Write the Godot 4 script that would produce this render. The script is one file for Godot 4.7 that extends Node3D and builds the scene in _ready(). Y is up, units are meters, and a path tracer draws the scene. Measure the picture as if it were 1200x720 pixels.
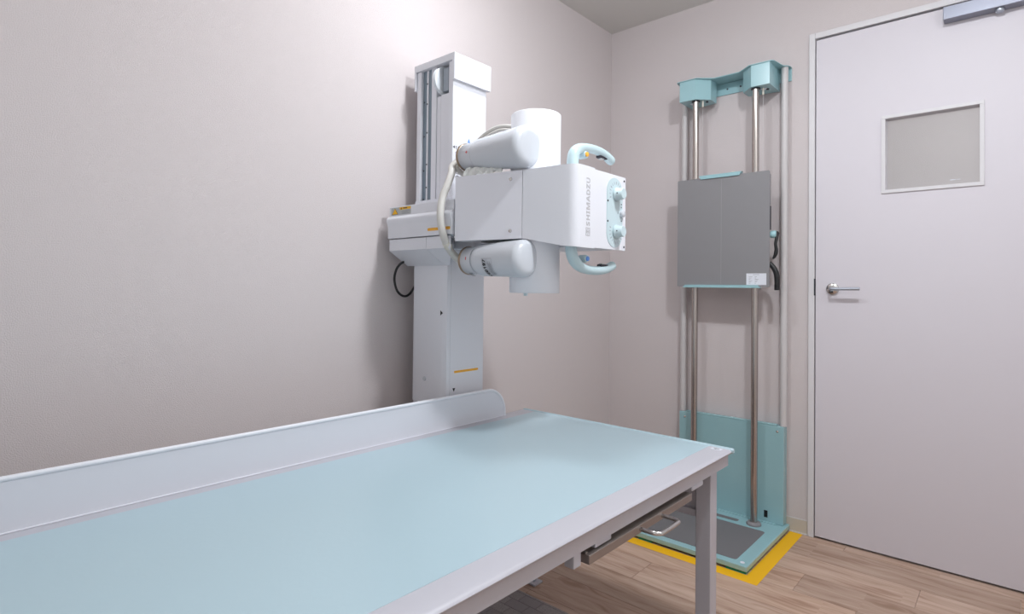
extends Node3D
# X-ray room. World: x runs along the back wall (door wall), z comes out of it, the left wall is x = 0. Metres.

const ROOM_X := 2.15
const ROOM_Z := 2.86
const CEIL := 2.4
const HORN := Vector3(0.9976, 0.0, 0.0698)   # axis of the lower plug cover, 4 degrees out of x
const HORN_UP := Vector3(0.9970, -0.0350, 0.0697)
const CX := 0.66        # centre line of the wall stand
var M := {}
var used := {}


func _ready() -> void:
	# ---------------------------------------------------------------- camera
	var cam := Camera3D.new()
	cam.name = "camera"
	add_child(cam)
	var fw := Vector3(-0.663385, 0.014898, -0.74813)
	var rt := Vector3(0.748277, 0.011156, -0.663293)
	var up := Vector3(0.001536, 0.999827, 0.018548)
	cam.transform = Transform3D(Basis(rt, up, -fw), Vector3(1.6443, 1.0272, 2.6443))
	var near := 0.05
	cam.set_frustum(near * 720.0 / 671.18, Vector2(0, -near * (360.0 - 327.15) / 671.18), near, 50.0)
	cam.current = true
	# ---------------------------------------------------------------- environment
	var we := WorldEnvironment.new()
	we.name = "environment"
	var env := Environment.new()
	env.background_mode = Environment.BG_COLOR
	env.background_color = Color(0, 0, 0)
	env.tonemap_mode = Environment.TONE_MAPPER_LINEAR
	env.tonemap_exposure = 1.13
	env.sdfgi_enabled = true
	env.ssao_enabled = true
	env.ssil_enabled = true
	we.environment = env
	add_child(we)
	# ---------------------------------------------------------------- build
	materials()
	# ceiling lights: the shadows on door and wall show two, over the table and over the door side
	ceiling_light(Vector3(0.60, CEIL, 1.37), 0.41, "round ceiling light over the X-ray table beside the column")
	ceiling_light(Vector3(1.53, CEIL, 1.40), 1.2, "round ceiling light over the open floor facing the door")
	room()
	door()
	corridor()
	table()
	column()
	carriage()
	tube_head()
	stand()
	holder()
	tape()
	small_things()


# ==================================================================== materials
func mat(called: String, c: Color, rough := 0.5, metal := 0.0, spec := 0.5) -> StandardMaterial3D:
	var m := StandardMaterial3D.new()
	m.albedo_color = c
	m.roughness = rough
	m.metallic = metal
	m.metallic_specular = spec
	m.cull_mode = BaseMaterial3D.CULL_DISABLED
	M[called] = m
	return m


func noise_normal(sz: int, freq: float, oct: int, strength: float, sd: int, sx := 1.0) -> ImageTexture:
	var n := FastNoiseLite.new()
	n.seed = sd
	n.noise_type = FastNoiseLite.TYPE_SIMPLEX_SMOOTH
	n.frequency = freq
	n.fractal_octaves = oct
	var im := n.get_seamless_image(sz, sz)
	im.convert(Image.FORMAT_RGBA8)
	im.bump_map_to_normal_map(strength)
	return ImageTexture.create_from_image(im)


func noise_color(sz: int, freq: float, oct: int, sd: int, a: Color, b: Color) -> ImageTexture:
	var n := FastNoiseLite.new()
	n.seed = sd
	n.frequency = freq
	n.fractal_octaves = oct
	var g := n.get_seamless_image(sz, sz)
	var im := Image.create(sz, sz, false, Image.FORMAT_RGB8)
	for y in sz:
		for x in sz:
			im.set_pixel(x, y, a.lerp(b, g.get_pixel(x, y).r))
	return ImageTexture.create_from_image(im)


func materials() -> void:
	# wallpaper: warm grey, embossed
	var w := mat("wall", Color(1, 1, 1), 0.75, 0, 0.3)
	w.uv1_triplanar = true
	w.uv1_world_triplanar = true
	w.uv1_scale = Vector3(5, 5, 5)
	w.albedo_texture = noise_color(256, 0.25, 3, 5, Color(0.81, 0.775, 0.775), Color(0.832, 0.80, 0.80))
	w.normal_enabled = true
	w.normal_texture = noise_normal(512, 0.11, 3, 6.0, 9)
	w.normal_scale = 0.3
	mat("bouncewhite", Color(0.94, 0.935, 0.93), 0.7, 0, 0.3)  # white given to the unseen side and end walls to bounce light back
	mat("ceiling", Color(0.85, 0.84, 0.825), 0.8, 0, 0.2)
	mat("door", Color(0.835, 0.815, 0.84), 0.5)
	mat("frame", Color(0.85, 0.84, 0.85), 0.5)
	mat("base", Color(0.77, 0.74, 0.70), 0.6)
	mat("caulk", Color(0.80, 0.79, 0.79), 0.6)
	mat("dark", Color(0.12, 0.12, 0.125), 0.6)
	# machine paint
	var wh := mat("white", Color(0.885, 0.89, 0.915), 0.42)
	wh.uv1_triplanar = true
	wh.uv1_scale = Vector3(6, 6, 6)
	wh.normal_enabled = true
	wh.normal_texture = noise_normal(256, 0.12, 2, 2.0, 21)
	wh.normal_scale = 0.1
	mat("glosswhite", Color(0.80, 0.815, 0.84), 0.24)
	mat("panelgrey", Color(0.91, 0.912, 0.94), 0.45)
	mat("guard", Color(0.85, 0.852, 0.88), 0.45)
	mat("recess", Color(0.62, 0.65, 0.69), 0.4)
	mat("railblue", Color(0.47, 0.53, 0.575), 0.35, 0.2)
	mat("teal", Color(0.60, 0.755, 0.78), 0.24, 0, 0.6)
	mat("palecyan", Color(0.765, 0.835, 0.855), 0.36)
	mat("handle", Color(0.74, 0.825, 0.845), 0.28)
	var tm := mat("tablemat", Color(0.68, 0.77, 0.805), 0.3, 0, 0.5)
	tm.uv1_triplanar = true
	tm.uv1_scale = Vector3(5, 5, 5)
	tm.normal_enabled = true
	tm.normal_texture = noise_normal(256, 0.05, 3, 2.0, 33)
	tm.normal_scale = 0.06
	mat("rail", Color(0.75, 0.745, 0.775), 0.38, 0.1)
	mat("traysteel", Color(0.62, 0.58, 0.56), 0.34, 0.75)
	mat("chrome", Color(0.80, 0.79, 0.78), 0.16, 1.0)
	mat("steel", Color(0.72, 0.69, 0.67), 0.22, 1.0)
	mat("satin", Color(0.70, 0.72, 0.76), 0.35, 0.85)
	mat("closer", Color(0.53, 0.54, 0.59), 0.38, 0.4)
	mat("panel", Color(0.53, 0.525, 0.535), 0.5)
	mat("panelline", Color(0.60, 0.595, 0.60), 0.5)
	mat("greymat", Color(0.45, 0.445, 0.455), 0.7)
	mat("yellow", Color(0.96, 0.73, 0.0), 0.55)
	mat("amber", Color(0.93, 0.68, 0.20), 0.5)
	mat("bluebtn", Color(0.42, 0.62, 0.92), 0.3)
	mat("orangebtn", Color(0.98, 0.70, 0.22), 0.3)
	mat("black", Color(0.06, 0.06, 0.07), 0.45)
	mat("ink", Color(0.16, 0.16, 0.20), 0.6)
	mat("logo", Color(0.73, 0.725, 0.74), 0.5)
	mat("print", Color(0.55, 0.55, 0.57), 0.5)
	mat("red", Color(0.80, 0.22, 0.22), 0.6)
	mat("cream", Color(0.86, 0.845, 0.80), 0.5)
	mat("cable", Color(0.82, 0.81, 0.79), 0.45)
	mat("brass", Color(0.60, 0.53, 0.46), 0.3, 0.7)
	mat("paper", Color(0.86, 0.87, 0.90), 0.6)
	mat("labelgrey", Color(0.70, 0.71, 0.71), 0.5)
	mat("green", Color(0.05, 0.55, 0.42), 0.5)
	mat("pipe", Color(0.79, 0.775, 0.775), 0.4)
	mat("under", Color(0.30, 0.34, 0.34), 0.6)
	mat("film", Color(0.90, 0.91, 0.90), 0.35)
	var ac := mat("acrylic", Color(0.93, 0.95, 0.97), 0.12)
	ac.transparency = BaseMaterial3D.TRANSPARENCY_ALPHA
	ac.albedo_color.a = 0.75
	var gl := mat("glass", Color(0.96, 0.96, 0.95, 0.10), 0.02)
	gl.transparency = BaseMaterial3D.TRANSPARENCY_ALPHA
	var lamp := mat("lampglow", Color(0.95, 0.95, 0.95), 0.5)
	lamp.emission_enabled = true
	lamp.emission = Color(1.0, 0.98, 0.96)
	lamp.emission_energy_multiplier = 4.0
	wood()
	var ft := mat("vinyl", Color(0.66, 0.63, 0.63), 0.42)
	ft.uv1_triplanar = true
	ft.uv1_scale = Vector3(12, 12, 12)
	ft.albedo_texture = noise_color(128, 0.08, 3, 71, Color(0.8, 0.8, 0.8), Color(1, 1, 1))
	mat("vinyldark", Color(0.56, 0.535, 0.54), 0.42)
	mat("vinylgrout", Color(0.47, 0.45, 0.455), 0.6)


func wood() -> void:
	# oak-look vinyl: streaked grain along u, four tones of the same texture
	var W := 1024
	var H := 512
	var im := Image.create(W, H, false, Image.FORMAT_RGB8)
	var a := FastNoiseLite.new(); a.seed = 3; a.frequency = 1.0; a.fractal_octaves = 4
	var b := FastNoiseLite.new(); b.seed = 8; b.frequency = 1.0; b.fractal_octaves = 2
	var c := FastNoiseLite.new(); c.seed = 15; c.frequency = 1.0; c.fractal_octaves = 3
	var light := Color(0.80, 0.70, 0.635)
	var mid := Color(0.75, 0.64, 0.57)
	var dark := Color(0.65, 0.53, 0.455)
	for y in H:
		var v := float(y) / H
		for x in W:
			var u := float(x) / W
			var wv := b.get_noise_2d(u * 4.0, v * 5.0) * 0.05
			var g1 := a.get_noise_2d(u * 3.6, (v + wv) * 17.0)
			var g2 := c.get_noise_2d(u * 12.0, (v + wv) * 110.0)
			var g3 := b.get_noise_2d(u * 2.0 + 30.0, v * 7.0)
			var t := clampf(0.5 + g1 * 0.6 + g2 * 0.18 + g3 * 0.3, 0.0, 1.0)
			var col := dark.lerp(mid, smoothstep(0.0, 0.45, t)).lerp(light, smoothstep(0.4, 0.95, t))
			im.set_pixel(x, y, col)
	var tex := ImageTexture.create_from_image(im)
	for k in 4:
		var m := mat("wood%d" % k, [Color(1, 1, 1), Color(0.96, 0.95, 0.945), Color(1.0, 0.985, 0.97), Color(0.93, 0.925, 0.92)][k], 0.48, 0, 0.4)
		m.albedo_texture = tex


# ==================================================================== naming and nodes
func numbered(called: String) -> String:
	var n: int = used.get(called, 0)
	used[called] = n + 1
	return called if n == 0 else "%s_%03d" % [called, n]


func thing(called: String, label: String, category: String, at := Vector3.ZERO, group := "") -> Node3D:
	var o := Node3D.new()
	o.name = numbered(called)
	o.position = at
	o.set_meta("label", label)
	o.set_meta("category", category)
	if group != "":
		o.set_meta("group", group)
	add_child(o)
	return o


func structure(called: String, label := "", category := "") -> Node3D:
	var o := Node3D.new()
	o.name = called
	o.set_meta("kind", "structure")
	if label != "":
		o.set_meta("label", label)
		o.set_meta("category", category)
	add_child(o)
	return o


func tagged(o: Node3D, label: String, category: String, group := "") -> Node3D:
	o.set_meta("label", label)
	o.set_meta("category", category)
	if group != "":
		o.set_meta("group", group)
	return o


# commits a shape as one mesh; points are world positions, the node's own origin is taken off
func part(parent: Node, called: String, st: SurfaceTool, m: String, label := "") -> MeshInstance3D:
	var o := MeshInstance3D.new()
	o.name = numbered(called) if parent == self else called
	o.mesh = st.commit()
	o.material_override = M[m]
	o.cast_shadow = GeometryInstance3D.SHADOW_CASTING_SETTING_ON
	if label != "":
		o.set_meta("label", label)
	parent.add_child(o, true)
	var off := Vector3.ZERO
	var n := parent
	while n is Node3D and n != self:
		off += (n as Node3D).position
		n = n.get_parent()
	o.position = -off
	return o


func S() -> SurfaceTool:
	var st := SurfaceTool.new()
	st.begin(Mesh.PRIMITIVE_TRIANGLES)
	return st


# ==================================================================== shapes
func tri(st: SurfaceTool, a: Vector3, b: Vector3, c: Vector3, na: Vector3, nb: Vector3, nc: Vector3) -> void:
	var flip := (b - a).cross(c - a).dot(na + nb + nc) > 0.0
	st.set_uv(Vector2(a.x, a.z)); st.set_normal(na); st.add_vertex(a)
	if flip:
		st.set_uv(Vector2(c.x, c.z)); st.set_normal(nc); st.add_vertex(c)
		st.set_uv(Vector2(b.x, b.z)); st.set_normal(nb); st.add_vertex(b)
	else:
		st.set_uv(Vector2(b.x, b.z)); st.set_normal(nb); st.add_vertex(b)
		st.set_uv(Vector2(c.x, c.z)); st.set_normal(nc); st.add_vertex(c)


func quad(st: SurfaceTool, a: Vector3, b: Vector3, c: Vector3, d: Vector3, n: Vector3) -> void:
	tri(st, a, b, c, n, n, n)
	tri(st, a, c, d, n, n, n)


func flat(st: SurfaceTool, a: Vector3, b: Vector3, c: Vector3, d: Vector3, inside: Vector3) -> void:
	var n := (b - a).cross(c - a).normalized()
	if n.length() < 0.5:
		n = (c - a).cross(d - a).normalized()
	if n.dot((a + b + c + d) / 4.0 - inside) < 0.0:
		n = -n
	quad(st, a, b, c, d, n)


# box from corner to corner with rounded edges of radius r
func box(st: SurfaceTool, lo: Vector3, hi: Vector3, r := 0.0, seg := 2) -> SurfaceTool:
	var c := (lo + hi) / 2.0
	var h := (hi - lo) / 2.0
	r = minf(r, minf(h.x, minf(h.y, h.z)) * 0.98)
	if r <= 0.0:
		for ax in 3:
			for s in [-1.0, 1.0]:
				var n := Vector3.ZERO
				n[ax] = s
				var p := []
				for q in [[-1, -1], [1, -1], [1, 1], [-1, 1]]:
					var v := Vector3.ZERO
					v[ax] = s * h[ax]
					v[(ax + 1) % 3] = q[0] * h[(ax + 1) % 3]
					v[(ax + 2) % 3] = q[1] * h[(ax + 2) % 3]
					p.append(c + v)
				quad(st, p[0], p[1], p[2], p[3], n)
		return st
	for ax in 3:
		var u1 := (ax + 1) % 3
		var u2 := (ax + 2) % 3
		var l1 := steps(h[u1], r, seg)
		var l2 := steps(h[u2], r, seg)
		for s in [-1.0, 1.0]:
			for i in l1.size() - 1:
				for j in l2.size() - 1:
					var p := []
					var nn := []
					for q in [[0, 0], [1, 0], [1, 1], [0, 1]]:
						var v := Vector3.ZERO
						v[ax] = s * h[ax]
						v[u1] = l1[i + q[0]]
						v[u2] = l2[j + q[1]]
						var inn := v.clamp(-(h - Vector3(r, r, r)), h - Vector3(r, r, r))
						var n := (v - inn).normalized()
						p.append(c + inn + n * r)
						nn.append(n)
					tri(st, p[0], p[1], p[2], nn[0], nn[1], nn[2])
					tri(st, p[0], p[2], p[3], nn[0], nn[2], nn[3])
	return st


func steps(h: float, r: float, seg: int) -> Array:
	var out := []
	for i in seg + 1:
		out.append(-h + r - r * tan(PI / 4.0 * (1.0 - float(i) / seg)))
	var n := out.size()
	for i in n:
		out.append(-out[n - 1 - i])
	return out


# a polygon (x, y in the plane of basis columns 0 and 1) pushed along basis column 2 from d0 to d1
func prism(st: SurfaceTool, poly: PackedVector2Array, b: Basis, o: Vector3, d0: float, d1: float, smooth := false) -> SurfaceTool:
	var cen := Vector2.ZERO
	var area := 0.0
	for i in poly.size():
		cen += poly[i] / poly.size()
		area += poly[i].cross(poly[(i + 1) % poly.size()])
	var sgn := 1.0 if area > 0 else -1.0
	var idx := Geometry2D.triangulate_polygon(poly)
	for k in range(0, idx.size(), 3):
		for e in [[d0, -1.0], [d1, 1.0]]:
			var q := []
			for w in 3:
				var pp := poly[idx[k + w]]
				q.append(o + b * Vector3(pp.x, pp.y, e[0]))
			var n: Vector3 = (b.z * e[1]).normalized()
			tri(st, q[0], q[1], q[2], n, n, n)
	var m := poly.size()
	for i in m:
		var p0 := poly[i]
		var p1 := poly[(i + 1) % m]
		var e1 := (p1 - p0).normalized()
		var n2 := Vector2(e1.y, -e1.x) * sgn
		var n0 := n2
		var n1 := n2
		if smooth:
			var ep := (p0 - poly[(i + m - 1) % m]).normalized()
			var en := (poly[(i + 2) % m] - p1).normalized()
			var np := Vector2(ep.y, -ep.x) * sgn
			var nx := Vector2(en.y, -en.x) * sgn
			if np.dot(n2) > 0.75:
				n0 = (np + n2).normalized()
			if nx.dot(n2) > 0.75:
				n1 = (nx + n2).normalized()
		var a0 := o + b * Vector3(p0.x, p0.y, d0)
		var a1 := o + b * Vector3(p1.x, p1.y, d0)
		var c1 := o + b * Vector3(p1.x, p1.y, d1)
		var c0 := o + b * Vector3(p0.x, p0.y, d1)
		var N0 := (b * Vector3(n0.x, n0.y, 0)).normalized()
		var N1 := (b * Vector3(n1.x, n1.y, 0)).normalized()
		tri(st, a0, a1, c1, N0, N1, N1)
		tri(st, a0, c1, c0, N0, N1, N0)
	return st


# profile points (radius, height) turned round the axis
func lathe(st: SurfaceTool, prof: Array, o: Vector3, axis: Vector3, seg := 32, soft := 0.6) -> SurfaceTool:
	axis = axis.normalized()
	var s := axis.cross(Vector3.UP if absf(axis.y) < 0.9 else Vector3.RIGHT).normalized()
	var t := axis.cross(s)
	var m := prof.size()
	var en := []
	for i in m - 1:
		var d := Vector2(prof[i + 1][0] - prof[i][0], prof[i + 1][1] - prof[i][1]).normalized()
		en.append(Vector2(d.y, -d.x))
	for i in m - 1:
		var n0: Vector2 = en[i]
		var n1: Vector2 = en[i]
		if i > 0 and en[i - 1].dot(en[i]) > soft:
			n0 = (en[i - 1] + en[i]).normalized()
		if i < m - 2 and en[i + 1].dot(en[i]) > soft:
			n1 = (en[i + 1] + en[i]).normalized()
		for k in seg:
			var a0 := TAU * k / seg
			var a1 := TAU * (k + 1) / seg
			var r0 := s * cos(a0) + t * sin(a0)
			var r1 := s * cos(a1) + t * sin(a1)
			var p00: Vector3 = o + r0 * prof[i][0] + axis * prof[i][1]
			var p01: Vector3 = o + r1 * prof[i][0] + axis * prof[i][1]
			var p10: Vector3 = o + r0 * prof[i + 1][0] + axis * prof[i + 1][1]
			var p11: Vector3 = o + r1 * prof[i + 1][0] + axis * prof[i + 1][1]
			var A := (r0 * n0.x + axis * n0.y).normalized()
			var B := (r1 * n0.x + axis * n0.y).normalized()
			var C := (r1 * n1.x + axis * n1.y).normalized()
			var D := (r0 * n1.x + axis * n1.y).normalized()
			if prof[i][0] > 1e-6:
				tri(st, p00, p01, p11, A, B, C)
			if prof[i + 1][0] > 1e-6:
				tri(st, p00, p11, p10, A, C, D)
	return st


func cyl(st: SurfaceTool, a: Vector3, b: Vector3, r: float, seg := 24, ch := 0.0) -> SurfaceTool:
	var L := a.distance_to(b)
	if ch > 0.0:
		return lathe(st, [[0.0, 0.0], [r - ch, 0.0], [r, ch], [r, L - ch], [r - ch, L], [0.0, L]], a, b - a, seg)
	return lathe(st, [[0.0, 0.0], [r, 0.0], [r, L], [0.0, L]], a, b - a, seg)


func curve(pts: Array, n := 6) -> Array:
	var out := []
	for i in pts.size() - 1:
		var p0: Vector3 = pts[maxi(i - 1, 0)]
		var p1: Vector3 = pts[i]
		var p2: Vector3 = pts[i + 1]
		var p3: Vector3 = pts[mini(i + 2, pts.size() - 1)]
		for k in n:
			out.append(p1.cubic_interpolate(p2, p0, p3, float(k) / n))
	out.append(pts[-1])
	return out


# tube along points; rs is a radius or an array of radii, squash flattens it along 'flatdir'
func tube(st: SurfaceTool, pts: Array, rs, seg := 14, round_ends := false) -> SurfaceTool:
	var m := pts.size()
	var dirs := []
	for i in m:
		var d: Vector3 = pts[mini(i + 1, m - 1)] - pts[maxi(i - 1, 0)]
		dirs.append(d.normalized())
	var s: Vector3 = dirs[0].cross(Vector3.UP if absf(dirs[0].y) < 0.9 else Vector3.RIGHT).normalized()
	var rings := []
	var nors := []
	for i in m:
		s = (s - dirs[i] * s.dot(dirs[i])).normalized()
		var t: Vector3 = dirs[i].cross(s)
		var r: float = rs[i] if rs is Array else rs
		var ring := []
		var nor := []
		for k in seg:
			var n: Vector3 = s * cos(TAU * k / seg) + t * sin(TAU * k / seg)
			ring.append(pts[i] + n * r)
			nor.append(n)
		rings.append(ring)
		nors.append(nor)
	for i in m - 1:
		for k in seg:
			var l := (k + 1) % seg
			tri(st, rings[i][k], rings[i][l], rings[i + 1][l], nors[i][k], nors[i][l], nors[i + 1][l])
			tri(st, rings[i][k], rings[i + 1][l], rings[i + 1][k], nors[i][k], nors[i + 1][l], nors[i + 1][k])
	for e in [[0, -1.0], [m - 1, 1.0]]:
		var i: int = e[0]
		var d: Vector3 = dirs[i] * e[1]
		if round_ends:
			var r: float = rs[i] if rs is Array else rs
			var prev: Array = rings[i]
			var pn: Array = nors[i]
			for q in range(1, 5):
				var an := PI / 2.0 * q / 4.0
				var ring := []
				var nor := []
				for k in seg:
					ring.append(pts[i] + nors[i][k] * r * cos(an) + d * r * sin(an))
					nor.append((nors[i][k] * cos(an) + d * sin(an)).normalized())
				for k in seg:
					var l := (k + 1) % seg
					tri(st, prev[k], prev[l], ring[l], pn[k], pn[l], nor[l])
					if q < 4:
						tri(st, prev[k], ring[l], ring[k], pn[k], nor[l], nor[k])
				prev = ring
				pn = nor
		else:
			for k in seg:
				tri(st, pts[i], rings[i][k], rings[i][(k + 1) % seg], d, d, d)
	return st


func stadium(w: float, h: float, r: float, n := 8) -> PackedVector2Array:
	var out := PackedVector2Array()
	for c in [[1, 1, 0], [-1, 1, 1], [-1, -1, 2], [1, -1, 3]]:
		for k in n + 1:
			var a: float = PI / 2.0 * (c[2] + float(k) / n)
			out.append(Vector2(c[0] * (w / 2 - r), c[1] * (h / 2 - r)) + Vector2(cos(a), sin(a)) * r)
	return out


# lettering scaled to w by h; place maps (u, v, d) to a position
func lettering(parent: Node, called: String, s: String, w: float, h: float, place: Callable, m: String, label := "") -> MeshInstance3D:
	var tm := TextMesh.new()
	var f := SystemFont.new()
	f.font_names = PackedStringArray(["Droid Sans"])
	f.font_weight = 700
	tm.font = f
	tm.text = s
	tm.font_size = 32
	tm.depth = 0.01
	tm.pixel_size = 0.01
	var ar := tm.get_mesh_arrays()
	var vs: PackedVector3Array = ar[Mesh.ARRAY_VERTEX]
	var ix: PackedInt32Array = ar[Mesh.ARRAY_INDEX]
	var bb := AABB(vs[0], Vector3.ZERO)
	for v in vs:
		bb = bb.expand(v)
	var st := S()
	for k in range(0, ix.size(), 3):
		var p := []
		for q in 3:
			var v := vs[ix[k + q]]
			p.append(place.call(((v.x - bb.position.x) / bb.size.x - 0.5) * w, ((v.y - bb.position.y) / bb.size.y - 0.5) * h, (v.z - bb.position.z) / maxf(bb.size.z, 1e-6) * 0.0005 + 0.0001))
		var n: Vector3 = (p[1] - p[0]).cross(p[2] - p[0])
		if n.length() < 1e-14:
			continue
		n = -n.normalized()
		tri(st, p[0], p[1], p[2], n, n, n)
	return part(parent, called, st, m, label)


# ==================================================================== lamps
func ceiling_light(at: Vector3, energy: float, label: String) -> void:
	var t := thing("ceiling_light", label, "light", at, "round ceiling lights")
	var st := S()
	lathe(st, [[0.0, 0.0], [0.115, 0.0], [0.115, -0.012], [0.108, -0.016], [0.0, -0.016]], at, Vector3.UP, 40)
	part(t, "mounting_plate", st, "frame")
	st = S()
	lathe(st, [[0.105, -0.016], [0.104, -0.030], [0.096, -0.046], [0.078, -0.060], [0.050, -0.068], [0.0, -0.072]], at, Vector3.UP, 36)
	part(t, "lamp_diffuser", st, "lampglow")
	var f := AreaLight3D.new()
	f.name = "lamp_face_light"
	f.area_size = Vector2(0.14, 0.14)
	f.area_normalize_energy = true
	f.light_color = Color(0.96, 0.98, 1.0)
	f.light_energy = energy
	f.area_range = 8.0
	f.area_attenuation = 2.0
	f.shadow_enabled = true
	t.add_child(f)
	f.position = Vector3(0, -0.074, 0)
	f.rotation_degrees = Vector3(-90, 0, 0)
	var l := OmniLight3D.new()
	l.name = "lamp_light"
	l.light_size = 0.06
	l.light_color = Color(0.96, 0.98, 1.0)
	l.light_energy = energy * 0.45
	l.omni_range = 8.0
	l.omni_attenuation = 2.0
	l.shadow_enabled = true
	t.add_child(l)
	l.position = Vector3(0, -0.045, 0)


# ==================================================================== room
func room() -> void:
	var T := 0.12
	var w := structure("wall_left", "warm grey papered wall behind the X-ray column", "wall")
	part(w, "wallpaper", box(S(), Vector3(-T, 0, -T), Vector3(0, CEIL, ROOM_Z + T)), "wall")
	w = structure("wall_back", "warm grey papered wall holding the door and stand", "wall")
	var st := S()
	box(st, Vector3(0, 0, -T), Vector3(0.985, CEIL, 0))
	box(st, Vector3(1.875, 0, -T), Vector3(ROOM_X, CEIL, 0))
	box(st, Vector3(0.985, 2.108, -T), Vector3(1.875, CEIL, 0))
	part(w, "wallpaper", st, "wall")
	w = structure("wall_right", "unseen side wall beside the door, whitened to bounce light", "wall")
	part(w, "wallpaper", box(S(), Vector3(ROOM_X, 0, -T), Vector3(ROOM_X + T, CEIL, ROOM_Z + T)), "bouncewhite")
	w = structure("wall_front", "unseen end wall facing the door, whitened to bounce light", "wall")
	part(w, "wallpaper", box(S(), Vector3(0, 0, ROOM_Z), Vector3(ROOM_X, CEIL, ROOM_Z + T)), "bouncewhite")
	w = structure("ceiling", "plain off-white ceiling with round lights", "ceiling")
	part(w, "ceiling_board", box(S(), Vector3(-T, CEIL, -T), Vector3(ROOM_X + T, CEIL + 0.1, ROOM_Z + T)), "ceiling")
	# baseboards
	w = structure("baseboard_back", "beige vinyl baseboard beside the door frame", "baseboard")
	part(w, "skirting", box(S(), Vector3(0.004, 0, 0.0), Vector3(0.976, 0.058, 0.004), 0.0015, 1), "base")
	part(w, "skirting", box(S(), Vector3(1.886, 0, 0.0), Vector3(ROOM_X, 0.058, 0.004), 0.0015, 1), "base")
	part(w, "top_edge", box(S(), Vector3(0.004, 0.058, 0.0), Vector3(0.976, 0.0605, 0.0035)), "caulk")
	part(w, "sealant", box(S(), Vector3(0.004, 0.0, 0.004), Vector3(0.976, 0.005, 0.009)), "caulk")
	w = structure("baseboard_left", "beige vinyl baseboard below the papered side wall", "baseboard")
	part(w, "skirting", box(S(), Vector3(0, 0, 0.004), Vector3(0.004, 0.058, ROOM_Z), 0.0015, 1), "base")
	part(w, "top_edge", box(S(), Vector3(0, 0.058, 0.004), Vector3(0.0035, 0.0605, ROOM_Z)), "caulk")
	# floor: planks along x, 152 mm wide, seams read off the photograph
	var fl := structure("floor", "pale oak plank vinyl floor", "floor")
	part(fl, "underlay", box(S(), Vector3(-T, -0.1, -T), Vector3(ROOM_X + T, -0.0045, ROOM_Z + T)), "base")
	var rng := RandomNumberGenerator.new()
	rng.seed = 41
	var PW := 0.152
	var LEN := 0.92
	var z0 := 0.063 - PW
	var joints := [0.2, 1.646, 1.387, 1.06, 0.33, 0.61]
	var row := 0
	while z0 < ROOM_Z:
		var j: float = joints[row] if row < joints.size() else rng.randf_range(0.0, LEN)
		while j > 0.0:
			j -= LEN
		while j < ROOM_X:
			var xa := maxf(j, 0.0)
			var xb := minf(j + LEN, ROOM_X)
			var za := maxf(z0, 0.0)
			var zb := minf(z0 + PW, ROOM_Z)
			if xb - xa > 0.01 and zb - za > 0.01:
				plank(fl, xa, xb, za, zb, rng)
			j += LEN
		z0 += PW
		row += 1
	# threshold floor of the doorway and corridor
	part(fl, "threshold", box(S(), Vector3(0.985, -0.1, -T), Vector3(1.875, -0.0005, 0.0)), "base")


func plank(parent: Node3D, xa: float, xb: float, za: float, zb: float, rng: RandomNumberGenerator) -> void:
	var st := S()
	var g := 0.0006
	box(st, Vector3(xa + g, -0.0045, za + g), Vector3(xb - g, 0.0, zb - g))
	var o := part(parent, "plank", st, "wood%d" % rng.randi_range(0, 3))
	# lay the grain along the plank with an offset of its own
	var du := rng.randf()
	var dv := rng.randf()
	var mdt := MeshDataTool.new()
	mdt.create_from_surface(o.mesh, 0)
	for i in mdt.get_vertex_count():
		var p := mdt.get_vertex(i)
		mdt.set_vertex_uv(i, Vector2((p.x - xa) / 1.25 + du, (p.z - za) / 0.42 + dv))
	var am := ArrayMesh.new()
	mdt.commit_to_surface(am)
	o.mesh = am


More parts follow.
